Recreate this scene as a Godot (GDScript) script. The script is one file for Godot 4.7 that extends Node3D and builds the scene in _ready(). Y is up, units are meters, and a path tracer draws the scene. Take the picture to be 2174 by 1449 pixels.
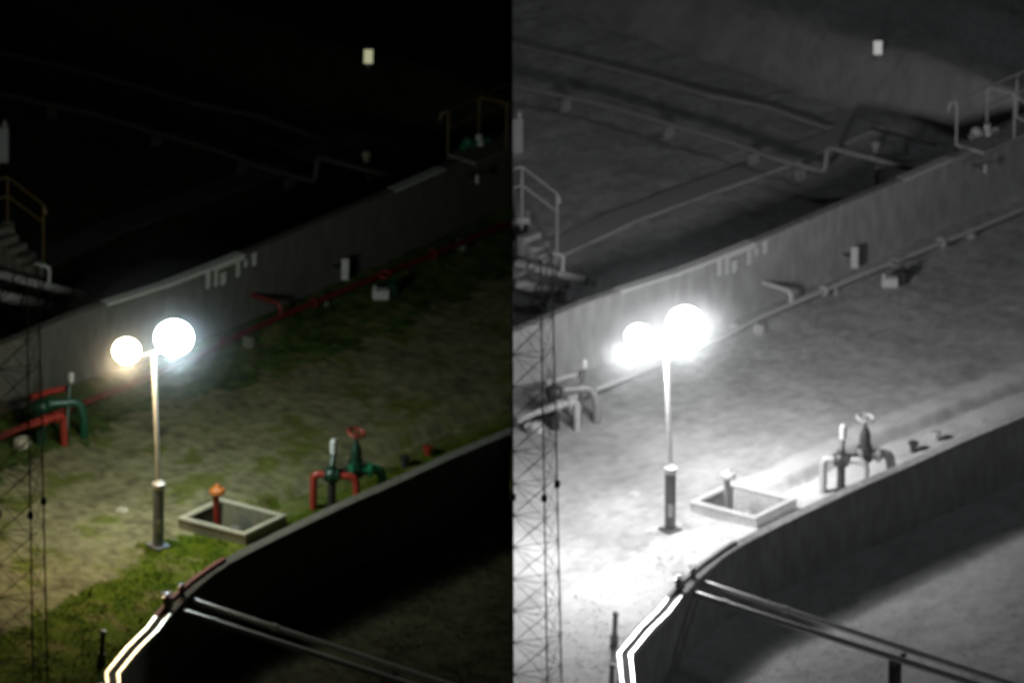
extends Node3D
# A diptych: one floodlit tank yard seen twice, in colour (left of a thin dark partition) and in grey (right of it).
# Every yard is built in its own metres (the lamp yard's ground at y = 0) and set down with `yard_at`.

var yard_at := Transform3D.IDENTITY
var grey := false
var half := ""
var base := Vector3.ZERO
var names := {}
var mats := {}
var tex := {}
var rng := RandomNumberGenerator.new()


func _ready() -> void:
	# ---- camera, sky, exposure
	var cam := Camera3D.new()
	cam.name = "camera"
	add_child(cam)
	var at := CameraAttributesPhysical.new()
	at.frustum_focal_length = 335.8
	at.frustum_focus_distance = 130.0
	at.exposure_aperture = 2.7
	at.frustum_near = 1.0
	at.frustum_far = 2000.0
	cam.attributes = at
	cam.position = Vector3(0, 99.498, 240.209)
	cam.rotation_degrees = Vector3(-22.5, 0, 0)
	cam.fov = 4.093
	cam.near = 1.0
	cam.far = 2000.0
	cam.current = true
	var env := Environment.new()
	env.background_mode = Environment.BG_SKY
	var sky := Sky.new()
	var sm := ProceduralSkyMaterial.new()
	sm.sky_top_color = lin(0.003, 0.0033, 0.0034)
	sm.sky_horizon_color = lin(0.017, 0.017, 0.015)
	sm.sky_curve = 0.18
	sm.ground_horizon_color = lin(0.02, 0.02, 0.018)
	sm.ground_bottom_color = lin(0.004, 0.004, 0.004)
	sky.sky_material = sm
	env.sky = sky
	env.tonemap_mode = Environment.TONE_MAPPER_LINEAR
	env.tonemap_exposure = 1.0
	env.volumetric_fog_enabled = true
	env.volumetric_fog_density = 0.0
	env.sdfgi_enabled = true
	env.ssao_enabled = true
	env.ssil_enabled = true
	var we := WorldEnvironment.new()
	we.name = "world_environment"
	we.environment = env
	add_child(we)

	# added fill light lifts the grey yard; the partition keeps it off the colour yard
	var fill_light := DirectionalLight3D.new()
	fill_light.name = "fill_light"
	fill_light.light_energy = 0.048
	fill_light.light_color = Color(0.96, 0.98, 1.0)
	fill_light.light_angular_distance = 6.0
	fill_light.shadow_enabled = true
	add_child(fill_light)
	fill_light.transform = Transform3D(Basis.looking_at(Vector3(-0.86, -0.48, 0.05), Vector3.UP), Vector3(0, 30, 0))

	textures()
	rng.seed = 7
	# ---- partition added to block light between the two yards
	base = Vector3(0, -2, 0)
	var st := surf()
	box(st, Vector3(0, 6.0, -16), Vector3(0.03, 18.0, 84), Basis())
	var pw := commit("added_partition", st, paint(Color(0.012, 0.012, 0.012), 0.95, 0.0), self)
	pw.position = Vector3(0, -2, 0)
	tag(pw, "added thin black partition blocking light between colour yard and grey yard", "partition", "", true)
	# ---- the two yards
	for g in [false, true]:
		grey = g
		half = " in the grey half" if g else " in the colour half"
		yard_at = Transform3D.IDENTITY
		if not g:
			# the colour yard is turned by three degrees so that both are seen from the same side
			var turn := Basis(Vector3(0, 0.92388, -0.38268), deg_to_rad(3.0858))
			yard_at = Transform3D(turn, cam.position + turn * (Vector3(0, 1.014, 3.37) - cam.position))
		yard()


# ------------------------------------------------------------------ helpers
func lin(r: float, g: float, b: float) -> Color:
	return Color(r, g, b).linear_to_srgb()


func textures() -> void:
	for spec in [["fine", 0.06, 5, 0.62], ["coarse", 0.022, 5, 0.45], ["soft", 0.03, 4, 0.86]]:
		var n := FastNoiseLite.new()
		n.seed = 11 + int(spec[1] * 1000)
		n.frequency = spec[1]
		n.fractal_octaves = spec[2]
		var im: Image = n.get_seamless_image(512, 512)
		var lo: float = spec[3]
		var o := Image.create(512, 512, true, Image.FORMAT_RGB8)
		var b := Image.create(512, 512, false, Image.FORMAT_RGB8)
		for y in 512:
			for x in 512:
				var v := im.get_pixel(x, y).r
				var k := lo + (1.0 - lo) * smoothstep(0.2, 0.8, v)
				o.set_pixel(x, y, Color(k, k, k))
				b.set_pixel(x, y, Color(v, v, v))
		o.generate_mipmaps()
		tex[spec[0]] = ImageTexture.create_from_image(o)
		b.bump_map_to_normal_map(4.0)
		b.generate_mipmaps()
		tex[spec[0] + "_n"] = ImageTexture.create_from_image(b)


func paint(c: Color, rough: float, metal: float, pat := "", scale := 1.0, bump := 0.0) -> StandardMaterial3D:
	var m := StandardMaterial3D.new()
	m.albedo_color = lin(c.r, c.g, c.b)
	m.roughness = rough
	m.metallic = metal
	if pat != "":
		m.albedo_texture = tex[pat]
		m.uv1_triplanar = true
		m.uv1_world_triplanar = true
		m.uv1_scale = Vector3.ONE * scale
		if bump > 0.0:
			m.normal_enabled = true
			m.normal_texture = tex[pat + "_n"]
			m.normal_scale = bump
	return m


func mat(key: String) -> StandardMaterial3D:
	var id := key + str(grey)
	if mats.has(id):
		return mats[id]
	# linear base colour in the colour yard, reflectance in the grey (near-infrared) yard, roughness, metal, pattern, pattern scale, bump
	var t = {
		"concrete": [Color(0.105, 0.10, 0.076), 0.37, 0.9, 0.0, "soft", 0.25, 0.03],
		"old_concrete": [Color(0.15, 0.145, 0.11), 0.38, 0.9, 0.0, "soft", 0.25, 0.04],
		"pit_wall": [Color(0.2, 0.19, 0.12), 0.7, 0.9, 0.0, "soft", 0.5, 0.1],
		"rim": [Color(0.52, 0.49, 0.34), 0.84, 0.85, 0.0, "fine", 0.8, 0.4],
		"white": [Color(0.74, 0.74, 0.66), 0.84, 0.5, 0.0, "fine", 0.7, 0.2],
		"whitewash": [Color(0.72, 0.74, 0.62), 0.92, 0.8, 0.0, "fine", 0.8, 0.3],
		"hose": [Color(0.5, 0.10, 0.04), 0.5, 0.75, 0.0, "fine", 0.8, 0.2],
		"red": [Color(0.38, 0.045, 0.028), 0.6, 0.3, 0.0, "fine", 0.9, 0.2],
		"orange": [Color(0.62, 0.19, 0.03), 0.78, 0.45, 0.0, "fine", 0.9, 0.2],
		"moss": [Color(0.012, 0.085, 0.04), 0.3, 0.35, 0.0, "fine", 0.9, 0.2],
		"main_red": [Color(0.17, 0.02, 0.014), 0.6, 0.45, 0.0, "fine", 0.9, 0.2],
		"green": [Color(0.025, 0.21, 0.09), 0.36, 0.3, 0.0, "fine", 0.9, 0.2],
		"dark_green": [Color(0.008, 0.05, 0.022), 0.07, 0.4, 0.0, "fine", 0.9, 0.2],
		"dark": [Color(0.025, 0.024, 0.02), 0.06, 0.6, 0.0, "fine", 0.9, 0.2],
		"rust": [Color(0.11, 0.075, 0.045), 0.42, 0.7, 0.0, "fine", 0.9, 0.3],
		"galv": [Color(0.50, 0.51, 0.48), 0.62, 0.42, 0.35, "fine", 0.8, 0.1],
		"rail": [Color(0.19, 0.12, 0.04), 0.72, 0.5, 0.0, "fine", 0.8, 0.1],
		"pipe": [Color(0.72, 0.72, 0.64), 0.88, 0.28, 0.35, "soft", 0.8, 0.05],
		"edge": [Color(0.72, 0.70, 0.55), 0.85, 0.28, 0.55, "soft", 0.8, 0.05],
		"sleeve": [Color(0.30, 0.33, 0.40), 0.24, 0.5, 0.0, "fine", 0.8, 0.1],
		"dull_pipe": [Color(0.06, 0.06, 0.048), 0.5, 0.6, 0.0, "fine", 0.8, 0.2],
		"stone": [Color(0.55, 0.52, 0.36), 0.75, 0.85, 0.0, "fine", 0.9, 0.5],
		"sleeper": [Color(0.17, 0.165, 0.12), 0.46, 0.9, 0.0, "soft", 0.5, 0.3],
		"path": [Color(0.035, 0.035, 0.026), 0.62, 0.95, 0.0, "fine", 0.6, 0.2],
	}[key]
	var g: float = t[1]
	var c: Color = Color(g, g, g) if grey else t[0]
	mats[id] = paint(c, t[2], t[3], t[4], t[5], t[6])
	if key.ends_with("concrete"):
		mats[id].uv1_scale = Vector3(0.22, 0.05, 0.22)   # rain streaks run down the walls
	return mats[id]


func surf() -> SurfaceTool:
	var s := SurfaceTool.new()
	s.begin(Mesh.PRIMITIVE_TRIANGLES)
	return s


func numbered(parent: Node, called: String) -> String:
	var id := str(parent.get_instance_id()) + called
	var k: int = names.get(id, 0)
	names[id] = k + 1
	return called if k == 0 else "%s_%03d" % [called, k]


func commit(called: String, st: SurfaceTool, m: Material, parent: Node) -> MeshInstance3D:
	var o := MeshInstance3D.new()
	o.mesh = st.commit()
	o.mesh.surface_set_material(0, m)
	o.name = numbered(parent, called)
	parent.add_child(o, true)
	return o


func part(called: String, st: SurfaceTool, key: String, parent: Node) -> MeshInstance3D:
	return commit(called, st, mat(key), parent)


func tag(o: Node, label: String, category: String, group := "", plain := false) -> void:
	o.set_meta("label", label if plain else label + half)
	if category != "":
		o.set_meta("category", category)
	if group != "":
		o.set_meta("group", group)


# a thing: a Node3D at its base; shapes made afterwards in site metres land in its frame
func thing(called: String, label: String, category: String, where: Vector3, group := "") -> Node3D:
	base = where
	var o := Node3D.new()
	o.name = numbered(self, called)
	add_child(o, true)
	o.transform = yard_at * Transform3D(Basis.IDENTITY, where)
	tag(o, label, category, group)
	return o


func setting(called: String, st: SurfaceTool, m: Material) -> MeshInstance3D:
	var o := commit(called, st, m, self)
	o.transform = yard_at * Transform3D(Basis.IDENTITY, base)
	o.set_meta("kind", "structure")
	return o


func tri(st: SurfaceTool, a: Vector3, b: Vector3, c: Vector3, out: Vector3) -> void:
	var n := (b - a).cross(c - a)
	if n.length() < 1e-9:
		return
	n = n.normalized()
	if n.dot(out) < 0.0:
		n = -n
	else:
		var t := b
		b = c
		c = t
	for q in [a, b, c]:
		st.set_normal(n)
		st.add_vertex(q - base)


func quad(st: SurfaceTool, a: Vector3, b: Vector3, c: Vector3, d: Vector3, out: Vector3) -> void:
	tri(st, a, b, c, out)
	tri(st, a, c, d, out)


func box(st: SurfaceTool, c: Vector3, s: Vector3, r: Basis, ch := 0.0) -> void:
	# a box with chamfered edges
	var h := s * 0.5
	var k: float = min(ch, min(h.x, min(h.y, h.z)) * 0.6)
	var ax := [Vector3.RIGHT, Vector3.UP, Vector3.BACK]
	for i in 3:
		for sg in [-1.0, 1.0]:
			var n: Vector3 = ax[i] * sg
			var a: Vector3 = ax[(i + 1) % 3]
			var b: Vector3 = ax[(i + 2) % 3]
			var hn := h[i]
			var ha := h[(i + 1) % 3] - k
			var hb := h[(i + 2) % 3] - k
			quad(st, c + r * (n * hn - a * ha - b * hb), c + r * (n * hn + a * ha - b * hb), c + r * (n * hn + a * ha + b * hb), c + r * (n * hn - a * ha + b * hb), r * n)
	if k <= 0.0:
		return
	for i in 3:
		var u: Vector3 = ax[i]
		var a: Vector3 = ax[(i + 1) % 3]
		var b: Vector3 = ax[(i + 2) % 3]
		var hu := h[i] - k
		var ha := h[(i + 1) % 3]
		var hb := h[(i + 2) % 3]
		for sa in [-1.0, 1.0]:
			for sb in [-1.0, 1.0]:
				var p1: Vector3 = a * sa * ha + b * sb * (hb - k)
				var p2: Vector3 = a * sa * (ha - k) + b * sb * hb
				quad(st, c + r * (p1 - u * hu), c + r * (p1 + u * hu), c + r * (p2 + u * hu), c + r * (p2 - u * hu), r * (a * sa + b * sb))
	for sx in [-1.0, 1.0]:
		for sy in [-1.0, 1.0]:
			for sz in [-1.0, 1.0]:
				var q := Vector3(sx, sy, sz)
				tri(st, c + r * (q * Vector3(h.x, h.y - k, h.z - k)), c + r * (q * Vector3(h.x - k, h.y, h.z - k)), c + r * (q * Vector3(h.x - k, h.y - k, h.z)), r * q)


func frame(d: Vector3) -> Basis:
	# a basis whose y runs along d
	var s := Vector3.RIGHT if abs(d.dot(Vector3.RIGHT)) < 0.9 else Vector3.UP
	var x := s.cross(d).normalized()
	return Basis(x, d, x.cross(d).normalized())


func flatdir(d: Vector3) -> Basis:
	# x runs along the ground direction d, y is up
	var x := Vector3(d.x, 0, d.z).normalized()
	return Basis(x, Vector3.UP, x.cross(Vector3.UP).normalized())


func bend(p: Array, r: float) -> Array:
	var o := [p[0]]
	for i in range(1, p.size() - 1):
		var a: Vector3 = p[i - 1]
		var b: Vector3 = p[i]
		var c: Vector3 = p[i + 1]
		var k: float = min(r, min((a - b).length(), (c - b).length()) * 0.48)
		var s := b + (a - b).normalized() * k
		var e := b + (c - b).normalized() * k
		for j in 7:
			var t := j / 6.0
			o.append(s.lerp(b, t).lerp(b.lerp(e, t), t))
	o.append(p[-1])
	return o


func tube(st: SurfaceTool, p: Array, r: float, n := 10, r2 := -1.0) -> void:
	if p.size() < 2:
		return
	var rings := []
	var cen := []
	var fr := frame((p[1] - p[0]).normalized())
	for i in p.size():
		var d: Vector3 = (p[min(i + 1, p.size() - 1)] - p[max(i - 1, 0)]).normalized()
		var x := (fr.x - d * fr.x.dot(d)).normalized()
		fr = Basis(x, d, x.cross(d))
		var rr := r if r2 < 0.0 else lerpf(r, r2, i / float(p.size() - 1))
		var ring := []
		for k in n:
			var a := TAU * k / n
			ring.append([p[i] + (fr.x * cos(a) + fr.z * sin(a)) * rr, fr.x * cos(a) + fr.z * sin(a)])
		rings.append(ring)
		cen.append(p[i])
	for i in p.size() - 1:
		for k in n:
			var q := [rings[i][k], rings[i][(k + 1) % n], rings[i + 1][(k + 1) % n], rings[i + 1][k]]
			soft(st, q[0], q[1], q[2])
			soft(st, q[0], q[2], q[3])
	for e in [0, p.size() - 1]:
		var out: Vector3 = (p[0] - p[1]) if e == 0 else (p[-1] - p[-2])
		for k in n:
			tri(st, cen[e], rings[e][k][0], rings[e][(k + 1) % n][0], out)


func soft(st: SurfaceTool, a: Array, b: Array, c: Array) -> void:
	var n: Vector3 = (b[0] - a[0]).cross(c[0] - a[0])
	var o := [a, b, c] if n.dot(a[1]) < 0.0 else [a, c, b]
	for q in o:
		st.set_normal(q[1])
		st.add_vertex(q[0] - base)


func lathe(st: SurfaceTool, c: Vector3, d: Vector3, prof: Array, n := 20) -> void:
	# prof: [radius, distance along d] pairs; flat between them, so each band has its own edge
	var f := frame(d.normalized())
	for i in prof.size() - 1:
		var a: Vector2 = Vector2(prof[i][0], prof[i][1])
		var b: Vector2 = Vector2(prof[i + 1][0], prof[i + 1][1])
		var sl := Vector2(b.y - a.y, -(b.x - a.x)).normalized()
		for k in n:
			var t1 := TAU * k / n
			var t2 := TAU * (k + 1) / n
			var e1 := f.x * cos(t1) + f.z * sin(t1)
			var e2 := f.x * cos(t2) + f.z * sin(t2)
			var n1 := (e1 * sl.x + f.y * sl.y).normalized()
			var n2 := (e2 * sl.x + f.y * sl.y).normalized()
			var q1 := [c + e1 * a.x + f.y * a.y, n1]
			var q2 := [c + e2 * a.x + f.y * a.y, n2]
			var q3 := [c + e2 * b.x + f.y * b.y, n2]
			var q4 := [c + e1 * b.x + f.y * b.y, n1]
			if a.x > 1e-5:
				soft(st, q1, q2, q3)
			if b.x > 1e-5:
				soft(st, q1, q3, q4)


func ball(st: SurfaceTool, c: Vector3, r: float, squash := 1.0) -> void:
	for i in 14:
		for k in 24:
			var g := []
			for w in [[i, k], [i, k + 1], [i + 1, k + 1], [i + 1, k]]:
				var a: float = PI * w[0] / 14.0
				var b: float = TAU * w[1] / 24.0
				var d := Vector3(sin(a) * cos(b), cos(a), sin(a) * sin(b))
				g.append([c + d * r * Vector3(1, squash, 1), d])
			if i > 0:
				soft(st, g[0], g[1], g[2])
			if i < 13:
				soft(st, g[0], g[2], g[3])
			if i == 0:
				soft(st, g[0], g[2], g[3])


func hoop(st: SurfaceTool, c: Vector3, axis: Vector3, R: float, r: float) -> void:
	var f := frame(axis.normalized())
	var p := []
	for k in 25:
		var a := TAU * k / 24.0
		p.append(c + (f.x * cos(a) + f.z * sin(a)) * R)
	tube(st, p, r, 8)


# how far a point lies from the partition on this yard's side
func clear_of(p: Vector3) -> float:
	var x := (yard_at * p).x
	return x if grey else -x


# keep what lies on this yard's side of the partition: [points, first was cut, last was cut]
func cut(p: Array, gap := 0.022) -> Array:
	var o := []
	var c0 := false
	var c1 := false
	for i in p.size():
		var a: Vector3 = p[i]
		var sa := clear_of(a) - gap
		if i > 0:
			var b: Vector3 = p[i - 1]
			var sb := clear_of(b) - gap
			if (sa >= 0.0) != (sb >= 0.0):
				o.append(b.lerp(a, sb / (sb - sa)))
				if sa >= 0.0:
					c0 = true
				else:
					c1 = true
		if sa >= 0.0:
			o.append(a)
	return [o, c0, c1]


func pipe(st: SurfaceTool, p: Array, r: float, n := 10) -> void:
	tube(st, cut(p, r + 0.024)[0], r, n)


# a wall along the line p: from `near` to `far` metres to the left of its course, y0 to y1
func wall(st: SurfaceTool, p: Array, near: float, far: float, y0: float, y1: float, ch := 0.0) -> void:
	var got := cut(p)
	var q: Array = got[0]
	if q.size() < 2:
		return
	var prof := [Vector2(near, y0), Vector2(near, y1 - ch), Vector2(near + ch, y1), Vector2(far - ch, y1), Vector2(far, y1 - ch), Vector2(far, y0)]
	var rows := []
	for i in q.size():
		var d1: Vector3 = (q[max(i, 1)] - q[max(i, 1) - 1])
		var d2: Vector3 = (q[min(i + 1, q.size() - 1)] - q[min(i + 1, q.size() - 1) - 1])
		d1.y = 0
		d2.y = 0
		var n1 := Vector3(d1.z, 0, -d1.x).normalized()
		var n2 := Vector3(d2.z, 0, -d2.x).normalized()
		var m := (n1 + n2).normalized()
		m /= max(m.dot(n1), 0.35)
		if (i == 0 and got[1]) or (i == q.size() - 1 and got[2]):
			# end in the plane of the partition
			var pl := yard_at.basis.inverse() * Vector3.BACK
			pl.y = 0
			m = pl / pl.dot(n1)
		var row := []
		for w in prof:
			row.append(Vector3(q[i].x, 0, q[i].z) + m * w.x + Vector3(0, w.y, 0))
		rows.append(row)
	for i in q.size() - 1:
		for k in prof.size() - 1:
			var mid: Vector3 = (rows[i][0] + rows[i][5]) * 0.5
			mid.y = (y0 + y1) * 0.5
			quad(st, rows[i][k], rows[i + 1][k], rows[i + 1][k + 1], rows[i][k + 1], (rows[i][k] + rows[i + 1][k + 1]) * 0.5 - mid)
	for e in [0, q.size() - 1]:
		var r: Array = rows[e]
		var out: Vector3 = (q[0] - q[1]) if e == 0 else (q[-1] - q[-2])
		quad(st, r[0], r[1], r[4], r[5], out)
		quad(st, r[1], r[2], r[3], r[4], out)


func sub(p: Array, a: float, b: float) -> Array:
	# the stretch of a polyline between x = a and x = b (it runs towards larger x)
	var o := []
	for i in p.size() - 1:
		var s: Vector3 = p[i]
		var e: Vector3 = p[i + 1]
		if e.x <= a or s.x >= b:
			continue
		if o.is_empty():
			o.append(s.lerp(e, clampf((a - s.x) / (e.x - s.x), 0, 1)))
		o.append(s.lerp(e, clampf((b - s.x) / (e.x - s.x), 0, 1)))
	return o


func at_x(p: Array, x: float) -> Array:
	for i in p.size() - 1:
		if p[i].x <= x and p[i + 1].x >= x:
			return [p[i].lerp(p[i + 1], (x - p[i].x) / (p[i + 1].x - p[i].x)), (p[i + 1] - p[i]).normalized()]
	return [p[0], (p[1] - p[0]).normalized()]


func poly(p: Array) -> PackedVector2Array:
	var o := PackedVector2Array()
	for a in p:
		o.append(Vector2(a.x, a.z))
	return o


# ------------------------------------------------------------------ the yard
var NEAR := [Vector3(3.315, 1.800, 40.525), Vector3(3.033, 1.800, 26.592), Vector3(2.974, 1.800, 24.687), Vector3(3.483, 1.800, 23.239), Vector3(3.969, 1.800, 22.121), Vector3(4.292, 1.800, 21.138), Vector3(4.813, 1.800, 19.825), Vector3(5.396, 1.800, 18.648), Vector3(5.853, 1.800, 17.936), Vector3(6.520, 1.800, 17.100), Vector3(7.527, 1.800, 15.898), Vector3(9.133, 1.800, 14.073), Vector3(10.119, 1.800, 13.059), Vector3(11.746, 1.800, 11.257), Vector3(13.426, 1.800, 9.558), Vector3(19.068, 1.800, 4.033), Vector3(28.871, 1.800, -5.694)]
var BACK := [Vector3(-9.562, 2.000, 13.893), Vector3(-3.564, 2.000, 7.992), Vector3(0.000, 2.000, 4.286), Vector3(1.049, 2.000, 3.161), Vector3(2.068, 2.000, 2.060), Vector3(2.965, 2.000, 1.287), Vector3(4.512, 2.000, 0.002), Vector3(5.556, 2.000, -1.056), Vector3(7.138, 2.000, -2.744), Vector3(9.011, 2.000, -4.839), Vector3(10.937, 2.000, -6.929), Vector3(12.355, 2.000, -8.544), Vector3(14.441, 2.000, -11.019), Vector3(19.103, 2.000, -16.174), Vector3(26.578, 2.000, -24.379)]
var PIT := [Vector3(4.646, 0.000, 11.611), Vector3(6.353, 0.000, 12.715), Vector3(7.441, 0.000, 11.457), Vector3(5.755, 0.000, 10.343)]
var LAWN := [Vector3(-9.954, 0.000, 30.903), Vector3(-3.331, 0.000, 21.932), Vector3(0.161, 0.000, 18.364), Vector3(1.948, 0.000, 15.823), Vector3(3.523, 0.000, 13.802), Vector3(3.923, 0.000, 12.659), Vector3(4.995, 0.000, 12.053), Vector3(5.862, 0.000, 11.018), Vector3(6.740, 0.000, 9.851), Vector3(7.995, 0.000, 8.550), Vector3(9.990, 0.000, 7.518), Vector3(11.927, 0.000, 5.305), Vector3(13.707, 0.000, 3.605), Vector3(20.579, 0.000, -3.071), Vector3(21.247, 0.000, 4.826), Vector3(13.189, 0.000, 14.101), Vector3(7.115, 0.000, 22.774), Vector3(4.597, 0.000, 33.500)]
var TAN := [Vector3(-10.277, 0.000, 22.774), Vector3(-3.455, 0.000, 12.296), Vector3(0.167, 0.000, 8.144), Vector3(1.895, 0.000, 6.258), Vector3(3.273, 0.000, 4.441), Vector3(4.282, 0.000, 3.475), Vector3(5.665, 0.000, 2.828), Vector3(7.193, 0.000, 1.687), Vector3(8.422, 0.000, 0.438), Vector3(9.581, 0.000, -0.323), Vector3(10.309, 0.000, -1.222), Vector3(10.967, 0.000, -1.858), Vector3(11.918, 0.000, -3.342), Vector3(13.129, 0.000, -4.705), Vector3(15.702, 0.000, -7.191), Vector3(22.747, 0.000, -14.696), Vector3(23.020, 0.000, -1.724), Vector3(13.647, 0.000, 4.826), Vector3(6.155, 0.000, 14.101), Vector3(0.158, 0.000, 22.774), Vector3(-9.851, 0.000, 33.500)]
var DITCH := [Vector3(6.452, 0.000, 10.622), Vector3(7.471, 0.000, 9.438), Vector3(8.242, 0.000, 8.528), Vector3(9.930, 0.000, 6.560), Vector3(11.887, 0.000, 4.727), Vector3(13.792, 0.000, 2.901), Vector3(18.190, 0.000, -1.161)]
var patch := FastNoiseLite.new()
var grain := FastNoiseLite.new()
var dust := FastNoiseLite.new()
var p_near: PackedVector2Array
var p_back: PackedVector2Array
var p_pit: PackedVector2Array
var p_lawn: PackedVector2Array
var p_tan: PackedVector2Array
var p_bare: Array
var p_ditch: PackedVector2Array


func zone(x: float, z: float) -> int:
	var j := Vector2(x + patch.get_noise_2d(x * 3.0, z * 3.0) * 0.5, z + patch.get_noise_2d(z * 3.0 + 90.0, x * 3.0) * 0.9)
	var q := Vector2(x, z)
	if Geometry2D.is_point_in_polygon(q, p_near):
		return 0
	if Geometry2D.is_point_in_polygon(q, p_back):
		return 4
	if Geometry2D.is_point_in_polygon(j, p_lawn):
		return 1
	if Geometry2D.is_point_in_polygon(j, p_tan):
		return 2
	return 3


func ditch(x: float, z: float) -> float:
	var best := 9.0
	for i in p_ditch.size() - 1:
		var q := Geometry2D.get_closest_point_to_segment(Vector2(x, z), p_ditch[i], p_ditch[i + 1])
		best = min(best, q.distance_to(Vector2(x, z)))
	return best


func soil(x: float, z: float, k: int) -> Color:
	var a := patch.get_noise_2d(x, z)
	var b := grain.get_noise_2d(x, z)
	var c := patch.get_noise_2d(x * 4.0 + 40.0, z * 4.0)
	var w := clampf(1.0 + 0.45 * a + 0.38 * b + 0.25 * c + 0.3 * dust.get_noise_2d(x, z), 0.35, 2.0)
	# bare sandy strips on both lips of the shallow ditch
	var lip := 0.0
	if k == 1 or k == 2:
		var dd := ditch(x, z) + 0.12 * c
		lip = smoothstep(0.22, 0.4, dd) * (1.0 - smoothstep(0.85, 1.15, dd))
	if grey:
		var g: float = [0.58, 0.54, 0.41, 0.40, 0.48][k]
		g *= lerpf(1.0, w, 0.42 if k > 1 else 0.2)
		g = lerpf(g, 0.62, lip * 0.8)
		return Color(g, g, g)
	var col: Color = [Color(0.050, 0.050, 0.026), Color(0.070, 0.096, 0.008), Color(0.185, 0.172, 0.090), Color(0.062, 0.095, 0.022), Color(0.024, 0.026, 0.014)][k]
	if k == 2:
		col = col.lerp(Color(0.085, 0.095, 0.022), smoothstep(0.05, 0.5, a + 0.6 * c + 0.2 * b))
	if k == 1 or k == 3:
		col = col.lerp(Color(0.11, 0.10, 0.035), smoothstep(0.15, 0.6, c + 0.5 * a))
		col = col.lerp(Color(0.02, 0.05, 0.008), smoothstep(0.1, 0.6, -c + 0.3 * b) * 0.7)
	col = col.lerp(Color(0.17, 0.16, 0.07), lip * 0.4)
	if k == 1:
		w = lerpf(1.0, w, 0.55)
	return Color(col.r * w, col.g * w, col.b * w)


func ground_y(x: float, z: float) -> float:
	var y := 0.05 * patch.get_noise_2d(x * 1.3, z * 1.3) + 0.02 * grain.get_noise_2d(x * 0.7, z * 0.7)
	var best := ditch(x, z)
	y -= 0.3 * (1.0 - smoothstep(0.08, 0.4, best))
	# far outside the yard both grounds come down to one level
	var away: float = max(max(-z - 45.0, z - 30.0), max(-x - 12.0, x - 27.0))
	y -= (yard_at * Vector3(x, 0, z)).y * smoothstep(0.0, 40.0, away)
	return y


func ground() -> void:
	base = Vector3.ZERO
	var xs := []
	var zs := []
	# columns, as distances from the partition: fine in view, coarse to the horizon
	for i in 136:
		xs.append(0.017 + i * 0.12)
	xs.append_array([17.2, 19.0, 22.0, 26.0, 32.0, 45.0, 70.0, 110.0, 220.0, 420.0])
	zs.append_array([-700.0, -350.0, -180.0, -110.0, -80.0, -60.0, -48.0, -42.0, -38.0, -35.0])
	for i in 480:
		zs.append(-33.0 + i * 0.13)
	zs.append_array([30.0, 33.0, 38.0, 45.0, 60.0, 90.0, 140.0, 220.0, 330.0])
	var st := surf()
	for z in zs:
		# where the partition meets this row
		var edge := -(yard_at * Vector3(0, 0, z)).x / yard_at.basis.x.x
		for dx in xs:
			var x: float = edge + (dx if grey else -dx)
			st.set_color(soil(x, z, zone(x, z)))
			st.add_vertex(Vector3(x, ground_y(x, z), z))
	var w := xs.size()
	for i in zs.size() - 1:
		for k in w - 1:
			var row := -(yard_at * Vector3(0, 0, zs[i])).x / yard_at.basis.x.x
			var c := Vector2(row + (xs[k] + xs[k + 1]) * (0.5 if grey else -0.5), (zs[i] + zs[i + 1]) * 0.5)
			if Geometry2D.is_point_in_polygon(c, p_pit):
				continue
			var a := i * w + k
			for v in [a, a + 1, a + w, a + 1, a + w + 1, a + w]:
				st.add_index(v)
	st.generate_normals()
	var m := StandardMaterial3D.new()
	m.vertex_color_use_as_albedo = true
	m.roughness = 1.0
	m.metallic_specular = 0.2
	m.normal_enabled = true
	m.normal_texture = tex["fine_n"]
	m.normal_scale = 1.2
	m.uv1_triplanar = true
	m.uv1_world_triplanar = true
	m.uv1_scale = Vector3.ONE * 0.5
	setting("ground", st, m)


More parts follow.
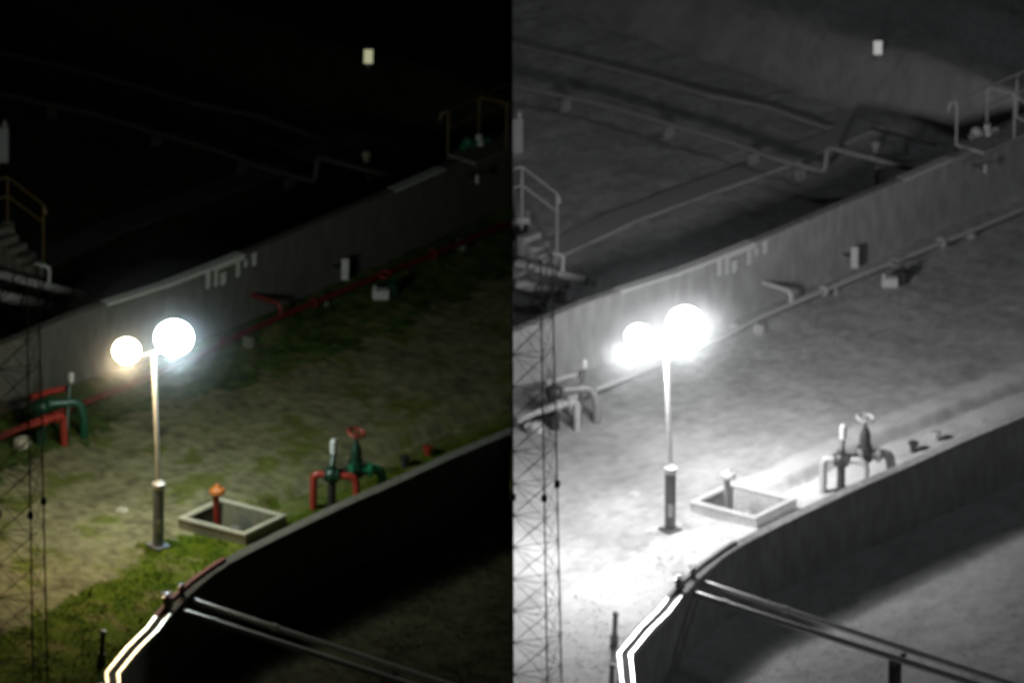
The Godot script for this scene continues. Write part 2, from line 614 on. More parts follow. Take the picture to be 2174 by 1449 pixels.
func grass() -> void:
	# blades of grass, in tufts of five
	var st := surf()
	base = Vector3.ZERO
	var r := RandomNumberGenerator.new()
	r.seed = 5
	for i in 5:
		var a := TAU * i / 5.0 + r.randf() * 0.7
		var d := Vector3(cos(a), 0, sin(a))
		var s := Vector3(-d.z, 0, d.x) * 0.012
		var f := d * 0.02
		tri(st, f - s, f + s, d * 0.06 + Vector3(0, 0.05 + 0.04 * r.randf(), 0), Vector3(0, 1, 0) + d)
	var mm := MultiMesh.new()
	mm.transform_format = MultiMesh.TRANSFORM_3D
	mm.use_colors = true
	mm.mesh = st.commit()
	var m := StandardMaterial3D.new()
	m.vertex_color_use_as_albedo = true
	m.roughness = 0.9
	m.metallic_specular = 0.2
	m.backlight = Color(0.7, 0.7, 0.7) if grey else Color(0.4, 0.45, 0.2)
	mm.mesh.surface_set_material(0, m)
	var xf := []
	var cl := []
	for i in 150000:
		var x := r.randf_range(-0.8, 16.0)
		var z := r.randf_range(-29.0, 25.0)
		var roll := r.randf()
		var sz := r.randf_range(0.5, 1.25)
		var yaw := r.randf() * TAU
		var tone := r.randf_range(0.85, 1.25)
		if r.randf() < 0.012:
			sz *= 1.7 if grey else 2.4   # a weed clump now and then
		var k := zone(x, z)
		var dens: float = [0.45, 0.3 if grey else 1.0, 0.22, 0.8, 0.4][k] * clampf(0.75 + patch.get_noise_2d(x * 2.0, z * 2.0) * 1.3, 0.1, 1.3)
		if roll > dens or clear_of(Vector3(x, 0, z)) < 0.12 or Geometry2D.is_point_in_polygon(Vector2(x, z), p_pit):
			continue
		var c := soil(x, z, k)
		if not grey and k == 2:
			c = c.lerp(Color(0.09, 0.10, 0.03), 0.5)
		xf.append(Transform3D(Basis(Vector3.UP, yaw).scaled(Vector3.ONE * sz * (0.5 if grey else 0.62) * [0.8, 1.0, 0.6, 1.0, 0.9][k]), Vector3(x, ground_y(x, z), z)))
		cl.append(Color(c.r * tone, c.g * tone, c.b * tone))
	mm.instance_count = xf.size()
	for i in xf.size():
		mm.set_instance_transform(i, xf[i])
		mm.set_instance_color(i, cl[i])
	var o := MultiMeshInstance3D.new()
	o.multimesh = mm
	o.name = numbered(self, "grass")
	add_child(o, true)
	o.transform = yard_at
	o.set_meta("kind", "stuff")
	tag(o, "short grey night grass over the yard" if grey else "short green and straw coloured grass over the yard", "grass")


func yard() -> void:
	patch.seed = 3
	patch.frequency = 0.35
	patch.fractal_octaves = 4
	dust.seed = 21
	dust.noise_type = FastNoiseLite.TYPE_VALUE
	dust.frequency = 5.5
	dust.fractal_octaves = 1
	grain.seed = 9
	grain.frequency = 2.2
	grain.fractal_octaves = 3
	p_near = poly(NEAR)
	p_near.append_array(PackedVector2Array([Vector2(700, -200), Vector2(700, 500), Vector2(NEAR[0].x, 500)]))
	p_back = poly(BACK)
	p_back.append_array(PackedVector2Array([Vector2(900, -300), Vector2(900, -900), Vector2(-900, -900), Vector2(-900, 300)]))
	var c: Vector3 = (PIT[0] + PIT[2]) * 0.5
	p_pit = poly(PIT.map(func(q): return c + (q - c) * 0.93))
	p_lawn = poly(LAWN)
	p_tan = poly(TAN)
	p_ditch = poly(DITCH)
	ground()
	far_side()
	near_wall()
	back_wall()
	pit()
	lamp_post()
	lattice_mast()
	fire_main()
	valve_stations()
	yard_bits()
	stile()
	white_pipework()
	grass()


func near_wall() -> void:
	var t := thing("near_wall", "bent concrete bund wall nearest the viewer, dark outer face", "wall", Vector3(NEAR[9].x, 0, NEAR[9].z))
	var st := surf()
	wall(st, NEAR, 0.0, 0.36, -0.3, 1.8, 0.03)
	part("wall_face", st, "old_concrete", t)
	for w in [[-0.015, 0.095], [0.265, 0.375]]:
		st = surf()
		wall(st, NEAR.slice(0, 6), w[0], w[1], 1.70, 1.86, 0.02)
		part("edge_strip", st, "edge", t)
	# red hose pipe lying along the top of the wall, with two hydrant valves
	var run := [Vector3(3.888, 1.860, 21.272), Vector3(4.332, 1.860, 20.136), Vector3(4.801, 1.860, 19.138), Vector3(5.418, 1.860, 18.102), Vector3(5.665, 1.860, 17.745)]
	t = thing("red_hose", "flat red hose lying along the top of the bent wall" if not grey else "flat hose lying along the top of the bent wall", "hose", run[0])
	st = surf()
	wall(st, run, -0.08, 0.08, 1.802, 1.87, 0.03)
	part("hose_run", st, "hose", t)
	for i in 2:
		var b: Vector3 = [Vector3(4.195, 1.800, 20.556), Vector3(4.565, 1.800, 19.708)][i]
		t = thing("hydrant_valve", ["boxy red hydrant valve on the bend of the near wall", "small dark red hydrant valve next to the boxy one"][i], "valve", b, "hydrant valves on the near wall")
		var k: float = [1.0, 0.62][i]
		st = surf()
		lathe(st, b, Vector3.UP, [[0.0, 0.0], [0.09 * k, 0.0], [0.09 * k, 0.2 * k], [0.13 * k, 0.2 * k], [0.13 * k, 0.25 * k], [0.05 * k, 0.27 * k], [0.05 * k, 0.36 * k], [0.0, 0.36 * k]])
		part("valve_body", st, "red", t)
		st = surf()
		hoop(st, b + Vector3(0, 0.36 * k, 0), Vector3.UP, 0.14 * k, 0.018)
		part("handwheel", st, "red" if i == 0 else "dark", t)
		st = surf()
		lathe(st, b + Vector3(0, 0.12 * k, 0), Vector3(0.3, 0, 1), [[0.0, 0.0], [0.07 * k, 0.0], [0.07 * k, 0.17 * k], [0.1 * k, 0.17 * k], [0.1 * k, 0.21 * k], [0.0, 0.21 * k]])
		part("outlet", st, "stone" if i == 0 else "red", t)


func back_wall() -> void:
	var t := thing("back_wall", "long concrete wall behind the lamp, whitewash along its top", "wall", Vector3(BACK[8].x, 0, BACK[8].z))
	var st := surf()
	wall(st, BACK, 0.0, 0.3, -0.3, 2.0, 0.025)
	part("wall_face", st, "concrete", t)
	# whitewashed stretches of the coping
	for s in [[Vector3(2.939, 2.000, 1.287), Vector3(4.512, 2.000, 0.002), 0.05], [Vector3(4.512, 2.000, 0.002), Vector3(5.871, 2.000, -1.399), 0.07], [Vector3(5.884, 2.000, -1.399), Vector3(6.661, 2.000, -2.225), 0.14], [Vector3(10.924, 2.000, -6.929), Vector3(12.369, 2.000, -8.544), 0.05]]:
		var p := sub(BACK, s[0].x, s[1].x)
		st = surf()
		wall(st, p, -0.012, 0.31, 2.0 - s[2], 2.012, 0.008)
		part("white_coping", st, "whitewash", t)
	# runs of whitewash down the face below the coping
	for s in [[Vector3(5.648, 2.000, -1.159), 0.13, 0.06, 0.58], [Vector3(5.871, 2.000, -1.399), 0.10, 0.06, 0.62], [Vector3(6.068, 2.000, -1.605), 0.16, 0.28, 0.66], [Vector3(6.477, 2.000, -2.052), 0.12, 0.08, 0.60], [Vector3(6.926, 2.000, -2.536), 0.13, 0.08, 0.46], [Vector3(6.688, 2.000, -2.260), 0.10, 0.18, 0.40]]:
		var g := at_x(BACK, s[0].x)
		var u: Vector3 = g[1]
		var nn := Vector3(-u.z, 0, u.x).normalized()
		st = surf()
		var o: Vector3 = Vector3(g[0].x, 0, g[0].z)
		var e := [[-0.5, 2.0 - s[2]], [0.5, 2.0 - s[2]], [0.42, 2.0 - s[3] * 0.6], [0.5, 2.0 - s[3] * 0.85], [0.05, 2.0 - s[3]], [-0.4, 2.0 - s[3] * 0.9], [-0.34, 2.0 - s[3] * 0.55]]
		var f := []
		var bk := []
		for q in e:
			bk.append(o + u * q[0] * s[1] * 1.5 + Vector3(0, q[1], 0))
			f.append(o + u * q[0] * s[1] * 1.5 + Vector3(0, q[1], 0) + nn * 0.012)
		for i in range(1, 6):
			tri(st, f[0], f[i], f[i + 1], nn)
		for i in 7:
			quad(st, f[i], f[(i + 1) % 7], bk[(i + 1) % 7], bk[i], f[i] - (f[0] + f[3]) * 0.5)
		part("whitewash_run", st, "whitewash", t)
	# plates held off the wall
	for i in 2:
		var b: Vector3 = [Vector3(9.173, 2.000, -5.015), Vector3(12.952, 2.000, -9.231)][i]
		var g := at_x(BACK, b.x)
		var o: Vector3 = Vector3(g[0].x, [0.55, 1.52][i], g[0].z)
		var u: Vector3 = g[1]
		var nn := Vector3(-u.z, 0, u.x).normalized()
		if clear_of(o) < 0.5:
			continue
		var pt := thing("marker_plate", ["upright white marker plate held off the back wall by a bracket", "tiny pale marker plate on the back wall below the railing"][i], "marker", o, "marker plates on the back wall")
		st = surf()
		var s: Vector3 = [Vector3(0.2, 0.62, 0.03), Vector3(0.08, 0.26, 0.03)][i]
		box(st, o + nn * 0.42 + Vector3(0, 0, 0), s, Basis(Vector3.RIGHT, Vector3.UP, Vector3.BACK), 0.006)
		part("plate", st, "white", pt)
		st = surf()
		box(st, o + nn * 0.2, Vector3(0.05, 0.05, 0.42), flatdir(u), 0.005)
		part("bracket", st, "dark", pt)


func pit() -> void:
	var c: Vector3 = (PIT[0] + PIT[2]) * 0.5
	var t := thing("valve_pit", "square concrete valve pit with pale rim beside the lamp post", "pit", c)
	var st := surf()
	for i in 4:
		st = surf()
		var a: Vector3 = PIT[i]
		var b: Vector3 = PIT[(i + 1) % 4]
		var ai: Vector3 = c + (a - c) * 0.86
		var bi: Vector3 = c + (b - c) * 0.86
		var out := ((a + b) * 0.5 - c).normalized()
		var up := Vector3(0, 0.26, 0)
		var dn := Vector3(0, -0.3, 0)
		var dp := Vector3(0, -0.75, 0)
		quad(st, a + dn, b + dn, b + up, a + up, out)
		quad(st, ai + dp, bi + dp, bi + up, ai + up, -out)
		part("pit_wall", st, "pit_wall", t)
		st = surf()
		var k := Vector3(0, 0.05, 0)
		var l := 0.02
		quad(st, a + up + k, b + up + k, bi + up + k, ai + up + k, Vector3.UP)
		quad(st, a + up + out * l, b + up + out * l, b + up + k, a + up + k, out)
		quad(st, ai + up - out * l, bi + up - out * l, bi + up + k, ai + up + k, -out)
		quad(st, a + up + out * l, b + up + out * l, bi + up - out * l, ai + up - out * l, Vector3.DOWN)
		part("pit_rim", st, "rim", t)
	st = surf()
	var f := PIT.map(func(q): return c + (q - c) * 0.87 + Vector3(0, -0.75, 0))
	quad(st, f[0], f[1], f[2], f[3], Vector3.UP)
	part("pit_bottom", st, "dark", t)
	# what stands in the pit
	var b: Vector3 = Vector3(5.705, 0.000, 11.519)
	t = thing("riser_pipe", "dark red riser with orange cap standing in the valve pit", "pipe", b + Vector3(0, -0.75, 0))
	st = surf()
	lathe(st, b + Vector3(0, -0.75, 0), Vector3(-0.06, 1, 0), [[0.0, 0.0], [0.15, 0.0], [0.15, 0.06], [0.105, 0.06], [0.105, 0.55], [0.17, 0.55], [0.17, 0.62], [0.09, 0.62], [0.09, 1.66], [0.0, 1.66]])
	part("pipe_run", st, "red", t)
	st = surf()
	lathe(st, b + Vector3(-0.055, 0.9, 0), Vector3(-0.06, 1, 0), [[0.0, 0.0], [0.15, 0.0], [0.21, 0.06], [0.19, 0.15], [0.1, 0.2], [0.06, 0.27], [0.0, 0.27]])
	part("cap", st, "orange", t)
	b = Vector3(6.081, 0.000, 12.287)
	t = thing("standpipe", "grey concrete standpipe in the middle of the valve pit", "pipe", b + Vector3(0, -0.75, 0))
	st = surf()
	lathe(st, b + Vector3(0, -0.75, 0), Vector3.UP, [[0.0, 0.0], [0.12, 0.0], [0.12, 0.98], [0.15, 0.98], [0.15, 1.06], [0.0, 1.06]])
	part("pipe_run", st, "concrete", t)
	b = Vector3(6.299, -0.620, 12.155)
	var e: Vector3 = Vector3(6.996, -0.620, 11.298)
	t = thing("pit_pipe", "red pipe lying across the bottom of the valve pit", "pipe", b)
	st = surf()
	tube(st, [b, e], 0.11, 14)
	part("pipe_run", st, "red", t)
	st = surf()
	lathe(st, b.lerp(e, 0.4), e - b, [[0.0, 0.0], [0.17, 0.0], [0.17, 0.06], [0.0, 0.06]])
	part("flange", st, "red", t)


func lamp_post() -> void:
	var b: Vector3 = Vector3(4.111, 0.000, 12.837)
	var t := thing("lamp_post", "tall yard lamp post with two glowing globe lamps" if grey else "tall yard lamp post with one warm and one cool globe lamp", "lamp post", b)
	var st := surf()
	var lean := Vector3(-0.16, 0, 0)
	lathe(st, b + Vector3(0, -0.1, 0), Vector3.UP, [[0.0, 0.0], [0.145, 0.0], [0.145, 1.72], [0.0, 1.72]])
	part("post_sleeve", st, "sleeve", t)
	st = surf()
	box(st, b + Vector3(0, 0.05, 0), Vector3(0.46, 0.05, 0.46), flatdir(Vector3(0.8, 0, -0.58)), 0.008)
	part("base_plate", st, "sleeve", t)
	st = surf()
	box(st, b + Vector3(0.0, 0.62, 0.14), Vector3(0.13, 0.36, 0.03), Basis(), 0.008)
	part("hatch", st, "galv", t)
	st = surf()
	lathe(st, b + Vector3(0, 1.62, 0), Vector3.UP, [[0.0, 0.0], [0.15, 0.0], [0.165, 0.05], [0.165, 0.16], [0.1, 0.21], [0.06, 0.28], [0.0, 0.28]])
	part("sleeve_cap", st, "white", t)
	var top := b + Vector3(0, 5.40, 0) + lean
	st = surf()
	tube(st, [b + Vector3(0, 1.75, 0), top], 0.062, 12, 0.048)
	part("pole", st, "white", t)
	var arm := Vector3(0.80, 0, -0.58)
	var h1 := top - arm * 0.83 + Vector3(-0.02, 0.24, 0)
	var h2 := top + arm * 0.66 + Vector3(0, 0.24, 0)
	st = surf()
	tube(st, [top - arm * 0.84, top + arm * 0.67], 0.045, 10)
	part("cross_arm", st, "galv", t)
	for i in 2:
		var h: Vector3 = [h1, h2][i]
		var r: float = [0.36, 0.5][i]
		st = surf()
		ball(st, h, r, 0.92)
		var tone: Color = (Color(1, 1, 1) if grey else [Color(1.0, 0.88, 0.70), Color(0.86, 0.96, 1.0)][i])
		var m := StandardMaterial3D.new()
		m.albedo_color = Color(0.9, 0.9, 0.9)
		m.emission_enabled = true
		m.emission = tone
		m.emission_energy_multiplier = 44.0 if grey else 36.0
		commit("lamp_globe", st, m, t)
		var l := OmniLight3D.new()
		l.name = "lamp_light"
		l.light_color = tone
		l.light_energy = (25.0 if grey else 20.0) * [0.85, 1.15][i]
		l.light_size = r * 0.7
		l.omni_range = 90.0
		l.omni_attenuation = 2.0
		l.shadow_enabled = true
		t.add_child(l, true)
		l.position = h + Vector3(0, -r * 0.92 - 0.06, 0) - b
		# the lamps throw far out over the yard, towards the back wall and along it
		var s := SpotLight3D.new()
		s.name = "lamp_throw"
		s.light_color = tone
		s.light_energy = (62.0 if grey else 15.0) * [1.05, 1.1][i]
		s.light_size = r * 0.7
		s.spot_range = 90.0
		s.spot_attenuation = 2.0
		s.spot_angle = 68.0
		s.spot_angle_attenuation = 0.6
		s.shadow_enabled = true
		t.add_child(s, true)
		var dir: Vector3 = [Vector3(-0.6, -0.38, 0.66), Vector3(0.62, -0.30, -0.9)][i].normalized()
		s.transform = Transform3D(Basis.looking_at(dir, Vector3.UP), h + dir * (r + 0.08) - b)
	# added fog shells that imitate lens glare round the lamps
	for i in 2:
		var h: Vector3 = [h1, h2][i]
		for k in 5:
			var glare_shell := FogVolume.new()
			glare_shell.name = numbered(self, "glare_shell")
			glare_shell.shape = RenderingServer.FOG_VOLUME_SHAPE_ELLIPSOID
			glare_shell.size = Vector3.ONE * 2.0 * [0.75, 1.05, 1.45, 1.95, 2.6][k] * [0.85, 1.1][i] * (1.2 if grey else 1.0)
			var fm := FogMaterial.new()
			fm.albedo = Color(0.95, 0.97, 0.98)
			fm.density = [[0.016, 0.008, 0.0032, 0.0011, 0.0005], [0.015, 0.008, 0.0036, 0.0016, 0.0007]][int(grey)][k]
			glare_shell.material = fm
			glare_shell.set_meta("kind", "stuff")
			add_child(glare_shell, true)
			glare_shell.transform = yard_at * Transform3D(Basis.IDENTITY, h + Vector3(0, -0.1, 0))
			tag(glare_shell, ["%s added fog shell for glare around the smaller lamp globe", "%s added fog shell for glare around the larger lamp globe"][i] % ["innermost", "inner", "middle", "outer", "outermost faint"][k], "glare_shell")
	t = thing("ground_stone", "flat pale stone lying on the ground beside the lamp post", "stone", Vector3(3.197, 0.000, 10.498))
	st = surf()
	rock(st, Vector3(3.197, 0.000, 10.498), Vector3(0.2, 0.07, 0.2), 3)
	part("stone", st, "stone", t)


func rock(st: SurfaceTool, c: Vector3, s: Vector3, sd: int) -> void:
	var n := FastNoiseLite.new()
	n.seed = sd
	n.frequency = 0.9
	for i in 7:
		for k in 10:
			var g := []
			for w in [[i, k], [i, k + 1], [i + 1, k + 1], [i + 1, k]]:
				var a: float = PI * w[0] / 7.0
				var b: float = TAU * (w[1] % 10) / 10.0
				var d := Vector3(sin(a) * cos(b), cos(a), sin(a) * sin(b))
				g.append(c + d * s * (1.0 + 0.5 * n.get_noise_3dv(d * 1.4)))
			quad(st, g[0], g[1], g[2], g[3], (g[0] + g[2]) * 0.5 - c)


func lattice_mast() -> void:
	var c: Vector3 = Vector3(0.630, 0.000, 25.458)
	var t := thing("lattice_mast", "slender dark lattice mast rising at the edge of the yard", "mast", c)
	var top := 12.8
	var legs := []
	for k in 3:
		var a: Vector3 = c + [Vector3(-0.60, 0, 0.10), Vector3(0.27, 0, 0.42), Vector3(0.63, 0, -0.34)][k]
		var e: Vector3 = c + [Vector3(-0.62, 0, 0.06), Vector3(0.06, 0, 0.28), Vector3(0.34, 0, -0.22)][k] + Vector3(0, top, 0)
		legs.append([a, e])
		var st := surf()
		tube(st, [a + Vector3(0, -0.1, 0), e], 0.02, 8, 0.018)
		part("leg", st, "rust", t)
	var bays := 15
	for i in bays + 1:
		for k in 3:
			var m := (k + 1) % 3
			var p1: Vector3 = legs[k][0].lerp(legs[k][1], i / float(bays))
			var p2: Vector3 = legs[m][0].lerp(legs[m][1], i / float(bays))
			var st := surf()
			tube(st, [p1, p2], 0.009, 6)
			part("horizontal", st, "rust", t)
			if i < bays:
				var q1: Vector3 = legs[k][0].lerp(legs[k][1], (i + 1) / float(bays))
				var q2: Vector3 = legs[m][0].lerp(legs[m][1], (i + 1) / float(bays))
				for d in [[p1, q2], [p2, q1]]:
					st = surf()
					tube(st, d, 0.008, 6)
					part("diagonal", st, "rust", t)
	for k in 3:
		var st := surf()
		lathe(st, legs[k][0].lerp(legs[k][1], [0.505, 0.512, 0.52][k]) + Vector3(0, -0.08, 0), Vector3.UP, [[0.0, 0.0], [0.075, 0.0], [0.075, 0.15], [0.0, 0.15]], 10)
		part("splice_collar", st, "dark", t)


func fire_main() -> void:
	var p := [Vector3(-4.716, 0.800, 13.571), Vector3(-1.661, 0.800, 9.389), Vector3(0.266, 0.800, 7.288), Vector3(1.215, 0.800, 6.241), Vector3(2.336, 0.700, 4.916), Vector3(3.662, 0.450, 2.994), Vector3(5.709, 0.350, 0.556), Vector3(6.589, 0.350, -0.649), Vector3(7.648, 0.350, -1.834), Vector3(9.480, 0.350, -3.787), Vector3(11.008, 0.350, -5.348), Vector3(13.201, 0.350, -7.633), Vector3(14.368, 0.350, -8.878), Vector3(21.918, 0.350, -16.998)]
	var t := thing("fire_main", "long grey pipe running along the foot of the back wall" if grey else "long red pipe running along the foot of the back wall", "pipe", p[8])
	var st := surf()
	pipe(st, p, 0.085, 12)
	part("pipe_run", st, "main_red", t)
	# branch that rises and turns into the wall
	st = surf()
	var r: Vector3 = Vector3(7.648, 0.350, -1.834)
	var w: Vector3 = Vector3(6.582, 0.720, -2.739)
	tube(st, bend([r, Vector3(r.x, 0.72, r.z), w], 0.22), 0.075, 12)
	part("branch_pipe", st, "main_red", t)
	for q in [Vector3(6.063, 0.350, -0.076), Vector3(8.581, 0.350, -2.825), Vector3(11.964, 0.350, -6.363)]:
		st = surf()
		lathe(st, q, p[8] - p[6], [[0.0, -0.04], [0.15, -0.04], [0.15, 0.04], [0.0, 0.04]], 16)
		part("flange", st, "main_red", t)
	for q in [Vector3(4.316, 0.000, 1.261), Vector3(6.746, 0.000, -0.589), Vector3(8.867, 0.000, -3.545), Vector3(12.811, 0.000, -7.586)]:
		st = surf()
		box(st, q + Vector3(0, 0.12, 0), Vector3(0.18, 0.3, 0.3), flatdir(p[9] - p[8]), 0.02)
		part("sleeper", st, "sleeper", t)
	# white saddle block over the main
	var b: Vector3 = Vector3(10.441, 0.000, -3.992)
	t = thing("saddle_block", "white block with a dark valve sitting on the wall pipe", "block", b)
	st = surf()
	box(st, b + Vector3(0, 0.13, 0), Vector3(0.46, 0.28, 0.3), Basis(), 0.03)
	part("block", st, "white", t)
	st = surf()
	box(st, b + Vector3(-0.17, 0.32, 0), Vector3(0.1, 0.1, 0.2), Basis(), 0.02)
	part("lug", st, "white", t)
	st = surf()
	lathe(st, b + Vector3(0.36, 0.0, -0.25), Vector3.UP, [[0.0, 0.0], [0.16, 0.0], [0.16, 0.3], [0.2, 0.3], [0.2, 0.36], [0.06, 0.4], [0.06, 0.5], [0.0, 0.5]])
	part("valve_body", st, "dark_green", t)
	st = surf()
	hoop(st, b + Vector3(0.1, 0.56, -0.35), Vector3(0.1, 1, 0.2), 0.17, 0.02)
	part("handwheel", st, "red", t)


func station(label: String, a: Vector3, b: Vector3, g1: Vector3, g2: Vector3, wheel: Vector3, cap: Vector3, h: float, hw: float, hc: float) -> void:
	var t := thing("valve_station", label, "valve assembly", (a + b) * 0.5, "valve stations in the yard")
	var up := Vector3.UP
	var mid := a.lerp(b, 0.42)
	var u := (b - a).normalized()
	var st := surf()
	tube(st, bend([a - up * 0.1, a + up * h, mid + up * h - u * 0.14], 0.22), 0.1, 14)
	part("red_pipe", st, "red", t)
	st = surf()
	tube(st, bend([mid + up * h + u * 0.14, b + up * h, b - up * 0.1], 0.3), 0.1, 14)
	part("red_pipe", st, "red", t)
	for s in [-1.0, 1.0]:
		st = surf()
		lathe(st, mid + up * h + u * s * 0.14, u * s, [[0.0, -0.035], [0.18, -0.035], [0.18, 0.04], [0.0, 0.04]])
		part("flange", st, "dark_green", t)
	# the gate valve between the two red pipes
	st = surf()
	ball(st, mid + up * h, 0.21, 1.1)
	tube(st, [mid + up * h, mid + up * (h + 0.28)], 0.14, 14, 0.1)
	part("valve_body", st, "dark_green", t)
	st = surf()
	tube(st, [mid + up * (h + 0.24), cap + up * (hc - 0.12)], 0.085, 10, 0.06)
	part("valve_bonnet", st, "dark_green", t)
	st = surf()
	lathe(st, cap + up * (hc - 0.15), up, [[0.0, 0.0], [0.06, 0.0], [0.095, 0.04], [0.095, 0.36], [0.07, 0.42], [0.0, 0.43]], 18)
	part("white_cap", st, "white", t)
	st = surf()
	tube(st, [mid - up * 0.1, mid + up * (h - 0.12)], 0.12, 12, 0.1)
	box(st, mid + up * 0.03, Vector3(0.34, 0.08, 0.34), flatdir(u), 0.01)
	part("pipe_stand", st, "dark", t)
	# the green branch with the tall spindle valve
	var e := (g2 - g1).normalized()
	st = surf()
	tube(st, bend([g1 + up * h, g2 + up * h, g2 + e * 0.14 - up * 0.1], 0.24), 0.13, 16)
	part("green_pipe", st, "green", t)
	st = surf()
	tube(st, [g1 + up * h - e * 0.02, mid + up * (h - 0.03) - Vector3(0, 0, 0.25), mid + up * (h - 0.03) - Vector3(0.25, 0, 0.25)], 0.08, 12)
	part("green_pipe", st, "dark_green", t)
	for q in [g1 + e * 0.03, g1.lerp(g2, 0.62)]:
		st = surf()
		lathe(st, q + up * h, e, [[0.0, -0.035], [0.21, -0.04], [0.21, 0.04], [0.0, 0.035]])
		part("flange", st, "green", t)
	st = surf()
	ball(st, wheel + up * h, 0.25, 1.05)
	lathe(st, wheel + up * (h + 0.16), up, [[0.0, 0.0], [0.2, 0.0], [0.2, 0.07], [0.15, 0.09], [0.14, 0.4], [0.08, 0.6], [0.0, 0.62]])
	part("spindle_valve", st, "dark_green", t)
	st = surf()
	tube(st, [wheel + up * (h + 0.7), wheel + up * hw], 0.045, 8)
	part("spindle", st, "dark", t)
	st = surf()
	hoop(st, wheel + up * hw, Vector3(0.18, 1, 0.1), 0.23, 0.034)
	for k in 2:
		var d := Vector3(0.2, -0.035, 0) if k == 0 else Vector3(0, -0.02, 0.2)
		tube(st, [wheel + up * hw - d, wheel + up * hw + d], 0.018, 6)
	part("handwheel", st, "red", t)


func valve_stations() -> void:
	station("red and green valve assembly beside the near wall" if not grey else "pale piped valve assembly beside the near wall", Vector3(8.162, 0.000, 10.374), Vector3(9.267, 0.000, 10.560), Vector3(9.080, 0.000, 10.249), Vector3(9.904, 0.000, 10.000), Vector3(9.258, 0.000, 10.094), Vector3(8.672, 0.000, 10.249), 0.98, 2.02, 1.62)
	# the second one stands in the corner under the back wall
	var t := thing("valve_station", "red and green valve assembly under the back wall" if not grey else "pale piped valve assembly under the back wall", "valve assembly", Vector3(1.649, 0.000, 6.163), "valve stations in the yard")
	var st := surf()
	var up := Vector3.UP
	var a: Vector3 = Vector3(1.747, 0.000, 6.226)
	st = surf()
	tube(st, bend([Vector3(0.807, 0.860, 6.860), Vector3(1.721, 0.860, 6.161), a - up * 0.1], 0.2), 0.1, 14)
	part("red_pipe", st, "red", t)
	for q in [Vector3(1.201, 0.860, 6.543), Vector3(1.498, 0.860, 6.352)]:
		st = surf()
		lathe(st, q, Vector3(0.9, 0, -0.5), [[0.0, -0.04], [0.16, -0.04], [0.16, 0.04], [0.0, 0.04]])
		part("flange", st, "red", t)
	var g2: Vector3 = Vector3(2.270, 0.000, 5.655)
	st = surf()
	tube(st, bend([Vector3(1.254, 1.000, 5.791), Vector3(2.119, 1.000, 5.599), g2 + up * 0.62, g2 - up * 0.1], 0.45), 0.12, 16)
	part("green_pipe", st, "moss", t)
	st = surf()
	lathe(st, Vector3(1.402, 1.000, 5.759), Vector3(1, 0, 0), [[0.0, -0.05], [0.2, -0.05], [0.2, 0.05], [0.0, 0.05]])
	part("flange", st, "moss", t)
	st = surf()
	ball(st, Vector3(1.130, 0.950, 5.864), 0.24, 1.0)
	tube(st, [Vector3(1.130, 0.950, 5.864), Vector3(1.131, 0.000, 6.099)], 0.14, 12)
	part("valve_body", st, "dark_green", t)
	st = surf()
	tube(st, [Vector3(0.883, 1.200, 5.819), Vector3(1.354, 1.200, 5.402), Vector3(1.850, 1.200, 5.177)], 0.085, 10)
	part("red_pipe", st, "red", t)
	st = surf()
	tube(st, [Vector3(1.797, 0.000, 6.099), Vector3(1.896, 1.450, 5.453)], 0.06, 8)
	part("spindle", st, "dark_green", t)
	st = surf()
	lathe(st, Vector3(1.934, 1.450, 5.324), up, [[0.0, 0.0], [0.07, 0.0], [0.08, 0.04], [0.08, 0.2], [0.05, 0.25], [0.0, 0.25]], 16)
	part("white_cap", st, "white", t)
	var c: Vector3 = Vector3(0.600, 0.000, 6.289)
	t = thing("rubble_block", "pale lump of rubble on the grass below the corner valve", "stone", c)
	st = surf()
	rock(st, c + Vector3(0.02, 0.1, 0), Vector3(0.26, 0.2, 0.24), 12)
	part("stone", st, "stone", t)
	if grey:
		c = Vector3(0.502, 0.000, 6.208)
		t = thing("rubble_block", "brightest lump of rubble lying under the corner pipe", "stone", c)
		st = surf()
		rock(st, c + Vector3(0, 0.1, 0), Vector3(0.2, 0.16, 0.2), 21)
		part("stone", st, "white", t)


